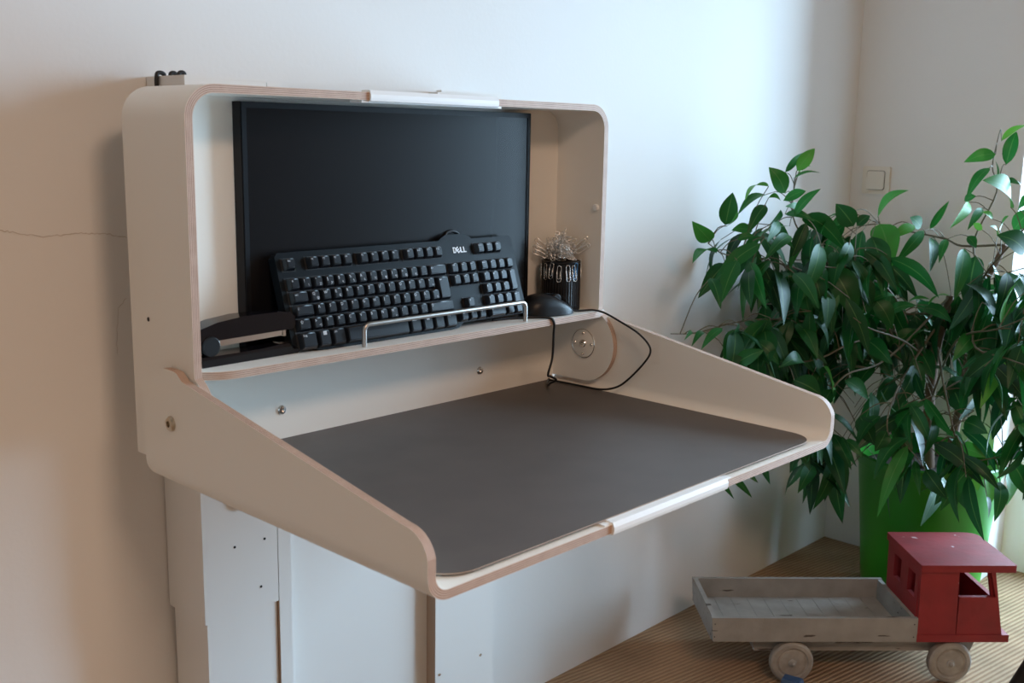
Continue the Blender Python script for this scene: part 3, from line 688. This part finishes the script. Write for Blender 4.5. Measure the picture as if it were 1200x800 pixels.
# ------------------------------------------------------------------ toy truck
tr = empty('toy_truck', (1.4394, -.4097, 0), rz=math.atan2(-.7012, .713), label='wooden toy truck with a red cab and grey open bed on the carpet', cat='toy truck')
BW = .238
bed = empty('bed'); bed.parent = tr
bx0, bx1, bz0, bz1 = -.193, .287, .106, .1645
prism('side_board', [(bx0+.003, bz0), (bx1+.002, bz0), (bx1+.002, bz1), (bx0-.002, bz1)], 0, .010, 'y', GREYW, bed, bevel=.001)
prism('side_board', [(bx0+.003, bz0), (bx1+.002, bz0), (bx1+.002, bz1), (bx0-.002, bz1)], BW-.010, BW, 'y', GREYW, bed, bevel=.001)
bm = bmesh.new(); vs = a_box(bm, bx0, bx0+.011, .0102, BW-.0102, bz0+.001, bz1)
finish(bm, 'end_board', GREYW, bed, bevel=.001)
box('end_board', bx1-.010, bx1, .0102, BW-.0102, bz0+.001, bz1-.001, GREYW, bed, bevel=.001)
bm = bmesh.new()
for k in range(11):
    q = (bx1-bx0-.023)/11; a_box(bm, bx0+.0115+k*q, bx0+.0115+(k+1)*q-.0008, .0103, BW-.0103, bz0+.001, bz0+.0095+random.uniform(0, .0004))
finish(bm, 'bed_floor', GREYW, bed)
for x in (bx0+.006, bx1-.006):
    for z in (bz0+.012, bz1-.015): lathe('nail', [(0, 0), (.0016, 0), (.0012, .0005), (0, .0006)], HOLE, bed, Matrix.Translation((x, 0, z)) @ Matrix.Rotation(PI/2, 4, 'X'), 10)
prism('chassis', [(-.090, .105), (-.083, .067), (.435, .067), (.450, .1055)], .034, BW-.034, 'y', GREYW, tr, bevel=.001)
cab = empty('cab'); cab.parent = tr
ca, cb, cbt, z0, z1 = .289, .4895, .460, .1245, .2815
CWD = .200
box('base_plate', .2885, .506, -.002, CWD+.004, .1065, .1245, REDW, cab, bevel=.002)
def side(y0, y1):
    prism('side_panel', [(ca, z0), (.3795, z0), (.3755, z1), (ca-.003, z1)], y0, y1, 'y', REDW, cab, bevel=.0008)
    prism('side_panel', [(.3805, z0), (cb, z0), (cbt, z1), (cbt-.011, z1), (.4665, .2175), (.3815, .2175), (.3812, .2175), (.3812, .217)][0:6]+[(.3810, .2175)], y0, y1, 'y', REDW, cab, bevel=.0008)
side(0, .011); side(CWD-.011, CWD)
bm = bmesh.new()
for (y0, y1, za, zb_) in [(.0112, CWD-.0112, z0, .205), (.0112, .030, .205, .262), (.072, .115, .205, .262), (.157, CWD-.0112, .205, .262), (.0112, CWD-.0112, .262, z1)]:
    a_box(bm, ca-.003, ca+.008, y0, y1, za, zb_)
finish(bm, 'rear_wall', REDW, cab)
bm = bmesh.new()
def fw(z): return cb+(cbt-cb)*(z-z0)/(z1-z0)
for y0, y1, za, zb_ in [(.0112, CWD-.0112, z0, .213), (.0112, .022, .213, .272), (CWD-.022, CWD-.0112, .213, .272), (.0112, CWD-.0112, .272, z1)]:
    a_prism(bm, [(fw(za)-.011, za), (fw(za), za), (fw(zb_), zb_), (fw(zb_)-.011, zb_)], y0, y1, 'y')
finish(bm, 'windscreen_frame', REDW, cab)
rf = rrect(.2815, .5055, -.008, CWD+.006, .02, 5, rs=(.03, .004, .004, .004))
bm = bmesh.new(); a_prism(bm, rf, z1, .2985, 'z'); finish(bm, 'roof', REDW, cab, bevel=.002, sharp=40)
def wheel(u, v0, s):
    M = Matrix.Translation((u, v0, .0515)) @ Matrix.Rotation(PI/2*s, 4, 'X')
    # local +z points outwards
    o = lathe('wheel', [(0, -.026), (.046, -.026), (.0505, -.021), (.0515, -.012), (.0505, -.004), (.046, 0), (.038, .0005), (.0355, -.003), (.033, -.0035), (.030, -.001), (.012, -.0005), (.0, -.0005)], WHEELM, tr, M, 40)
    bm = bmesh.new(); a_lathe(bm, [(.010, -.001), (.009, .003), (.005, .004), (.0045, .007), (.002, .009), (0, .009)], M, 16)
    finish(bm, 'hub', WHEELM, o, sharp=35)
for u in (.0, .376):
    wheel(u, 0, 1); wheel(u, CWD+.034, -1)
    lathe('axle', [(0, .0), (.004, .0), (.004, CWD), (0, CWD)], STEEL, tr, Matrix.Translation((u, .018, .0515)) @ Matrix.Rotation(-PI/2, 4, 'X'), 12)

# ------------------------------------------------------------------ blue block and dark chair foot in the foreground
bb = empty('toy_block', (1.385, -.440, 0), rz=math.radians(12), label='dark blue block on the carpet in front of the toy truck', cat='toy block')
prism('block', [(-.025, 0), (.025, 0), (.025, .034), (.012, .046), (-.014, .046), (-.025, .036)], -.02, .02, 'y', BLUEP, bb, bevel=.002)
cl = tube('chair_leg', [(1.6256, -.816, .004), (1.58, -.905, .215), (1.5274, -1.0012, .4495)], .021, BLK, None, sides=16, r1=.024)
tag(cl, 'black chair leg reaching in at the bottom right corner of the photo', 'chair leg')

# ------------------------------------------------------------------ plant
PXY = (2.125, -.415); PH = .425
pl = empty('potted_ficus', (PXY[0], PXY[1], 0), label='leafy potted ficus in a bright green plastic pot', cat='potted plant')
prof = [(0, 0), (.145, 0), (.150, .006), (.158, .10), (.168, .22), (.181, .36), (.184, .392), (.190, .394), (.1915, .420), (.187, .424), (.180, .418), (.174, .36), (0, .36)]
tag(lathe('plant_pot', prof, POT, pl, None, 64), 'bright green plastic pot')
lathe('soil', [(0, .385), (.06, .383), (.14, .378), (.1765, .374), (.176, .362), (0, .362)], SOIL, pl, None, 40)
LV = None
class Leaves:
    def __init__(s): s.v = []; s.f = []; s.uv = []; s.tone = []
    def add(s, base, tip, nrm, w, tone, curl=.12, fold=.25, droop=.06):
        base, tip = V(base), V(tip); d = tip-base; L = d.length
        if L < .01: return
        t = d.normalized(); nrm = V(nrm); nrm = (nrm-t*nrm.dot(t))
        if nrm.length < 1e-4: nrm = t.orthogonal()
        nrm.normalize(); b = t.cross(nrm); N = 9; b0 = len(s.v)
        for i in range(N+1):
            u = i/N
            hw = w*.5*max(0, math.sin(PI*min(1, u**.74)))**.92
            c = base+d*u+nrm*(curl*L*math.sin(PI*u))+V((0, 0, 1))*(droop*L*math.sin(PI*u))
            s.v += [c-b*hw+nrm*fold*hw, c, c+b*hw+nrm*fold*hw]
            s.tone += [tone]*3
        for i in range(N):
            for k in (0, 1):
                a = b0+i*3+k; s.f.append((a, a+1, a+4, a+3)); s.uv.append([(k*.5, i/N), (k*.5+.5, i/N), (k*.5+.5, (i+1)/N), (k*.5, (i+1)/N)])
    def build(s, name, parent, origin):
        for q in s.v:
            if q.y > -.012: q.y = -.012-random.random()*.004
            if q.x > XC-.01 and q.y > WY0-.02: q.x = XC-.012
        me = bpy.data.meshes.new(name); me.from_pydata([tuple(q-V(origin)) for q in s.v], [], s.f); me.update()
        uv = me.uv_layers.new(name='UVMap')
        for p in me.polygons:
            for k, li in enumerate(p.loop_indices): uv.data[li].uv = s.uv[p.index][k]
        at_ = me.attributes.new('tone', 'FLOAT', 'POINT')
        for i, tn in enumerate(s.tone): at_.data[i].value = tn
        return link(name, me, LEAF, parent, smooth=True)
ORG = (PXY[0], PXY[1], 0)
def fixp(p):
    p = V(p)
    if p.y > -.03: p = CAMLOC+(p-CAMLOC)*((-.03-CAMLOC.y)/(p.y-CAMLOC.y))
    if p.x > XC-.03: p = CAMLOC+(p-CAMLOC)*((XC-.03-CAMLOC.x)/(p.x-CAMLOC.x))
    return p
def deep(px, py):
    if px < 1080: d = 2.50+(px-815)/265*.42
    else: d = 2.92-(px-1080)/120*.35
    if py > 480 and px > 980: d = min(d, 2.68)
    return d
random.seed(5)
trunkp = [V((PXY[0], PXY[1], .37)), V((PXY[0]-.01, PXY[1]+.01, .55)), V((PXY[0]-.02, PXY[1], .72)), V((PXY[0]-.01, PXY[1]-.02, .86))]
stem2 = [V((PXY[0]+.05, PXY[1]-.03, .37)), V((PXY[0]+.06, PXY[1]-.05, .6)), V((PXY[0]+.03, PXY[1]-.08, .85)), V((PXY[0]+.03, PXY[1]-.13, 1.0))]
bm = bmesh.new(); a_tube(bm, [q-V(ORG) for q in smooth_path(trunkp)], .017, 12, r1=.010); a_tube(bm, [q-V(ORG) for q in smooth_path(stem2)], .013, 12, r1=.008)
finish(bm, 'trunk', BARK, pl, sharp=60)
FORK = trunkp[-1]; FORK2 = stem2[-1]
def P(px, py, dd=0): return fixp(at(px, py, deep(px, py)+dd))
LIMBS = []
branches = [
 # (limb: start point, then (px, py, depth offset) ...)
 ('A', FORK, [(1020, 350, 0), (965, 305, 0), (932, 262, 0), (930, 225, 0), (940, 190, 0)]),
 ('B', FORK, [(1040, 365, 0), (960, 325, 0), (900, 305, 0), (850, 298, 0), (830, 285, 0)]),
 ('C', FORK, [(1030, 385, .05), (960, 378, .03), (900, 374, 0), (860, 378, 0), (815, 390, 0), (786, 391, 0)]),
 ('D', FORK, [(1050, 350, -.05), (1005, 320, -.08), (990, 315, -.1), (962, 312, -.12)]),
 ('E', FORK2, [(1128, 288, 0), (1108, 280, 0), (1070, 272, 0), (1045, 268, 0), (1030, 262, 0)]),
 ('F', FORK2, [(1146, 312, 0), (1142, 280, 0), (1168, 225, 0), (1163, 195, 0), (1170, 160, -.02)]),
 ('G', FORK2, [(1150, 330, -.05), (1190, 280, -.1), (1225, 240, -.1), (1250, 230, -.1)]),
 ('H', FORK, [(1120, 400, -.1), (1170, 385, -.2), (1230, 360, -.25)]),
 ('I', FORK, [(1060, 440, -.15), (1040, 490, -.2), (1045, 520, -.05)]),
 ('J', FORK, [(1110, 470, -.2), (1130, 535, -.1), (1175, 535, -.1)]),
 ('K', FORK, [(1020, 400, -.1), (960, 420, -.1), (900, 435, -.05), (870, 480, 0)]),
 ('M', FORK, [(1040, 420, -.1), (990, 440, -.15), (960, 480, -.1), (940, 520, -.05)]),
 ('N', FORK2, [(1140, 400, -.15), (1180, 420, -.2), (1240, 440, -.2)]),
 ('O', FORK, [(1060, 400, -.15), (1020, 385, -.2), (1000, 372, -.2)]),
]
hand = [  # per limb: (base px,py, tip px,py, width px, tone, depth offset)
]
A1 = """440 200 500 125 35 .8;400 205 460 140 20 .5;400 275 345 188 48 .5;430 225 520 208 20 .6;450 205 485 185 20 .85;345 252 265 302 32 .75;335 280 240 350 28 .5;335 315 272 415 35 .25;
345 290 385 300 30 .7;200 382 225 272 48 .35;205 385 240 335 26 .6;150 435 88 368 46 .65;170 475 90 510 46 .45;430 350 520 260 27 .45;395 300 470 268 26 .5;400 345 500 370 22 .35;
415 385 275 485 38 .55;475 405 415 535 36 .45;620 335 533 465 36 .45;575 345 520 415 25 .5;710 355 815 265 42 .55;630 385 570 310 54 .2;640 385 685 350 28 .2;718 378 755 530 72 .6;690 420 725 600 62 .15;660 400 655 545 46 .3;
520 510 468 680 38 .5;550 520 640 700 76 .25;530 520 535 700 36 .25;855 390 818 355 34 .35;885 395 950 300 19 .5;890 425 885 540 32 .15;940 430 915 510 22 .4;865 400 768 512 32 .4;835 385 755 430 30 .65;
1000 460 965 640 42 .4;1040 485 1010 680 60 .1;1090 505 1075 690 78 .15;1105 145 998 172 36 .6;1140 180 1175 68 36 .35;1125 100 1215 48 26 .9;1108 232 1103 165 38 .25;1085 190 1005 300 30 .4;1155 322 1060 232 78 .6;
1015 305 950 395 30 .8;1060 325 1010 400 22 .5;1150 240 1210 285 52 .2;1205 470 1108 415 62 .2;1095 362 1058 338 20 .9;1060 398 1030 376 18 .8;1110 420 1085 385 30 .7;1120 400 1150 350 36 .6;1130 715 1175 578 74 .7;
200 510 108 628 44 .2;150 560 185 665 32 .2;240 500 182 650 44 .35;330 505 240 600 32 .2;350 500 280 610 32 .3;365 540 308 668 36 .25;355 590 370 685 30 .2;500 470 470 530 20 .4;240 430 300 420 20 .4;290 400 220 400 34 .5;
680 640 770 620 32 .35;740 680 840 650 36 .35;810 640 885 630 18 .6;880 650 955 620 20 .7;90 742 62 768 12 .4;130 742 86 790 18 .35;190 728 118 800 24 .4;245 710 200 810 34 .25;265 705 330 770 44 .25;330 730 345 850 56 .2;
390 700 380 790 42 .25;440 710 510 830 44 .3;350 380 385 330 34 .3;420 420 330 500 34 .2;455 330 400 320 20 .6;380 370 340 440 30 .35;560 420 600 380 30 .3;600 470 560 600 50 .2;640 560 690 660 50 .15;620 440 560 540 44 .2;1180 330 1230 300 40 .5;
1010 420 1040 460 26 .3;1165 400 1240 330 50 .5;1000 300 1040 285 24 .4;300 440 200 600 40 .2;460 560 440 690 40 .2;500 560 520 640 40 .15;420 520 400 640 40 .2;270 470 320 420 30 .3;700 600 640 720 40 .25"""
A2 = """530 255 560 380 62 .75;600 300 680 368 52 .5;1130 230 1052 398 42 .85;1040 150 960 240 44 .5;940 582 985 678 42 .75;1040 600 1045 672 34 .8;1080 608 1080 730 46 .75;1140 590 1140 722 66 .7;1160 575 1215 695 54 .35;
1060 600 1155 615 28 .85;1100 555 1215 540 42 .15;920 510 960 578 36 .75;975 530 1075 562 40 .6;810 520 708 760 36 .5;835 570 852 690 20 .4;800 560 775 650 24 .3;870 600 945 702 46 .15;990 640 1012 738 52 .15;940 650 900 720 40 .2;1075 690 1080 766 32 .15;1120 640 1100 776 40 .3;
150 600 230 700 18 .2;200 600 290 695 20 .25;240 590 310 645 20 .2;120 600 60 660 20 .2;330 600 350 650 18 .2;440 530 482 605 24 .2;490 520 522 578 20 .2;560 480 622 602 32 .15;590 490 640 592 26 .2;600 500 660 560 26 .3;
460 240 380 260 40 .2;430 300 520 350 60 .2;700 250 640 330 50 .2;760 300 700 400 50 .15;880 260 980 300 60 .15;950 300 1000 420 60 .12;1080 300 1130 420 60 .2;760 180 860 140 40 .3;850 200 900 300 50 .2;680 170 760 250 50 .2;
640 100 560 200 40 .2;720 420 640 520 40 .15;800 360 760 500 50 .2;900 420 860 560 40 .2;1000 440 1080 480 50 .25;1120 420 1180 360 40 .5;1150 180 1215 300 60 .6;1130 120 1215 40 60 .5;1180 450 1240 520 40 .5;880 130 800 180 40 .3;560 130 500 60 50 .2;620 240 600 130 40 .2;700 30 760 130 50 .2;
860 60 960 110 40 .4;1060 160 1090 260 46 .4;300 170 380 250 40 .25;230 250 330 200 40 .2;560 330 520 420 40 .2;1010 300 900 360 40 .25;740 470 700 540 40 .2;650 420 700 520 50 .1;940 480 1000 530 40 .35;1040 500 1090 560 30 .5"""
import random as _r
allh = []
for src, oy in ((A1, 130), (A2, 340)):
    for q in src.replace('\n', '').split(';'):
        v = [float(c) for c in q.split()]
        if len(v) == 6: allh.append((780+v[0]*.35, oy+v[1]*.35, 780+v[2]*.35, oy+v[3]*.35, v[4]*.35, v[5]))
camdir = lambda p: (CAMLOC-p).normalized()
limbs = []
for bi, (nm, start, pts) in enumerate(branches):
    tk = trunkp if start is FORK else stem2; fr_ = (.35+.65*((bi*5) % 7)/6)*(len(tk)-1); i0 = min(int(fr_), len(tk)-2); start = tk[i0]+(tk[i0+1]-tk[i0])*(fr_-i0)
    path = smooth_path([start]+[P(*q) for q in pts], 5); limbs.append(path)
def nearest(p):
    best = None
    for li, path in enumerate(limbs):
        for k, q in enumerate(path[4:]):
            d = (q-p).length
            if best is None or d < best[0]: best = (d, li, q)
    return best
LVS = [Leaves() for _ in limbs]; TW = [[] for _ in limbs]
used = []
for bx, by, tx, ty, w, tone in allh:
    d0 = deep(bx, by)-.02-_r.Random(int(bx*7+by)).random()*.12
    b = fixp(at(bx, by, d0)); t = fixp(at(tx, ty, d0-.02+random.uniform(-.05, .04)))
    L = (t-b).length
    if L > .21: t = b+(t-b)*(.21/L)
    nr = camdir(b)*.75+V((random.gauss(0, .45), random.gauss(0, .45), .35+random.gauss(0, .3)))
    dd, li, q = nearest(b)
    wm = w/FPX*d0*1.28
    curl = random.uniform(.04, .15)
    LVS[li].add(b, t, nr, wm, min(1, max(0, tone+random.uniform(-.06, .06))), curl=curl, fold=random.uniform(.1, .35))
    TW[li].append((q, b))
# side twigs with hanging leaves fill the depth of the crown
def inside(px, py):
    poly = [(905, 330), (1010, 320), (1060, 360), (1100, 380), (1180, 330), (1230, 300), (1240, 540), (1170, 550), (1100, 555), (1040, 535), (985, 540), (960, 560), (900, 520), (880, 440), (860, 400)]
    c = False; j = len(poly)-1
    for i in range(len(poly)):
        xi, yi = poly[i]; xj, yj = poly[j]
        if (yi > py) != (yj > py) and px < (xj-xi)*(py-yi)/(yj-yi)+xi: c = not c
        j = i
    return c
def inside2(px, py):
    return py > 262+abs(px-925)*.22 and py < 335+max(0, px-880)*.35 and py > 270
nt_ = 0
while nt_ < 140:
    if nt_ < 24:
        px, py = random.uniform(860, 1050), random.uniform(255, 400)
        if not inside2(px, py): continue
    else:
        px, py = random.uniform(860, 1240), random.uniform(310, 545)
        if not inside(px, py): continue
    nt_ += 1
    s = fixp(at(px, py-20, deep(px, py)+random.uniform(-.15, .30)))
    dd, li, q = nearest(s)
    e = s+V((random.uniform(-.12, .12), random.uniform(-.12, .12), random.uniform(-.12, .02))); e = fixp(e)
    mid = (q+s)/2+V((0, 0, .02))
    TW[li].append((q, s)); TW[li].append((s, e))
    for k in range(7):
        b = s+(e-s)*(k/6)+V((random.gauss(0, .006), random.gauss(0, .006), 0))
        dr = V((random.gauss(-.15, .5), random.gauss(-.1, .5), -random.uniform(.6, 1.3))).normalized()
        L = random.uniform(.10, .165); t = b+dr*L
        if t.z < .57 and (V((t.x, t.y, 0))-V((PXY[0], PXY[1], 0))).length < .36: continue
        nr = V((random.gauss(0, .6), random.gauss(0, .6), .4)) + camdir(b)*.5
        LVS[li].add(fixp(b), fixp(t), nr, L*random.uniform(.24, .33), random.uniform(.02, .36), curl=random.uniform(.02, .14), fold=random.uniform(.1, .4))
for li, path in enumerate(limbs):
    bm = bmesh.new(); O3 = V(ORG)
    a_tube(bm, [q-O3 for q in path], .0034, 8, r1=.0012)
    br = finish(bm, 'branch', TWIG, pl, sharp=60)
    bm = bmesh.new()
    for a, b in TW[li]:
        if (a-b).length < .004: continue
        m = (a+b)/2+V((0, 0, .15*(a-b).length))
        a_tube(bm, [q-O3 for q in smooth_path([a, m, b], 3)], .0014, 5, r1=.0010)
    if TW[li]: finish(bm, 'twig', TWIG, br, sharp=60)
    if LVS[li].v: LVS[li].build('foliage', br, ORG)
# ------------------------------------------------------------------ light
def area(name, loc, rot, sx, sy, power, col):
    l = bpy.data.lights.new(name, 'AREA'); l.shape = 'RECTANGLE'; l.size = sx; l.size_y = sy; l.energy = power; l.color = col
    o = bpy.data.objects.new(name, l); COL.objects.link(o); o.location = loc; o.rotation_euler = rot; return o
area('daylight_outside', (XO+1.1, (WY0+WY1)/2-.2, 1.45), (0, math.radians(90), 0), 2.7, 2.8, 600, (.50, .76, 1.0))
area('warm_room_fill', (-.3, -2.4, 2.5), (0, 0, 0), .6, .6, 34, (1, .68, .48))  # added warm fill standing in for light bounced around the room
w = bpy.data.worlds.new('world'); scn.world = w; w.use_nodes = True
w.node_tree.nodes['Background'].inputs[0].default_value = (.75, .88, 1, 1); w.node_tree.nodes['Background'].inputs[1].default_value = 1.0
scn.view_settings.view_transform = 'Standard'; scn.view_settings.look = 'None'; scn.view_settings.gamma = 1; scn.view_settings.use_curve_mapping = False
scn.view_settings.exposure = 0
scn.cycles.use_denoising = True; scn.cycles.max_bounces = 10; scn.cycles.diffuse_bounces = 6
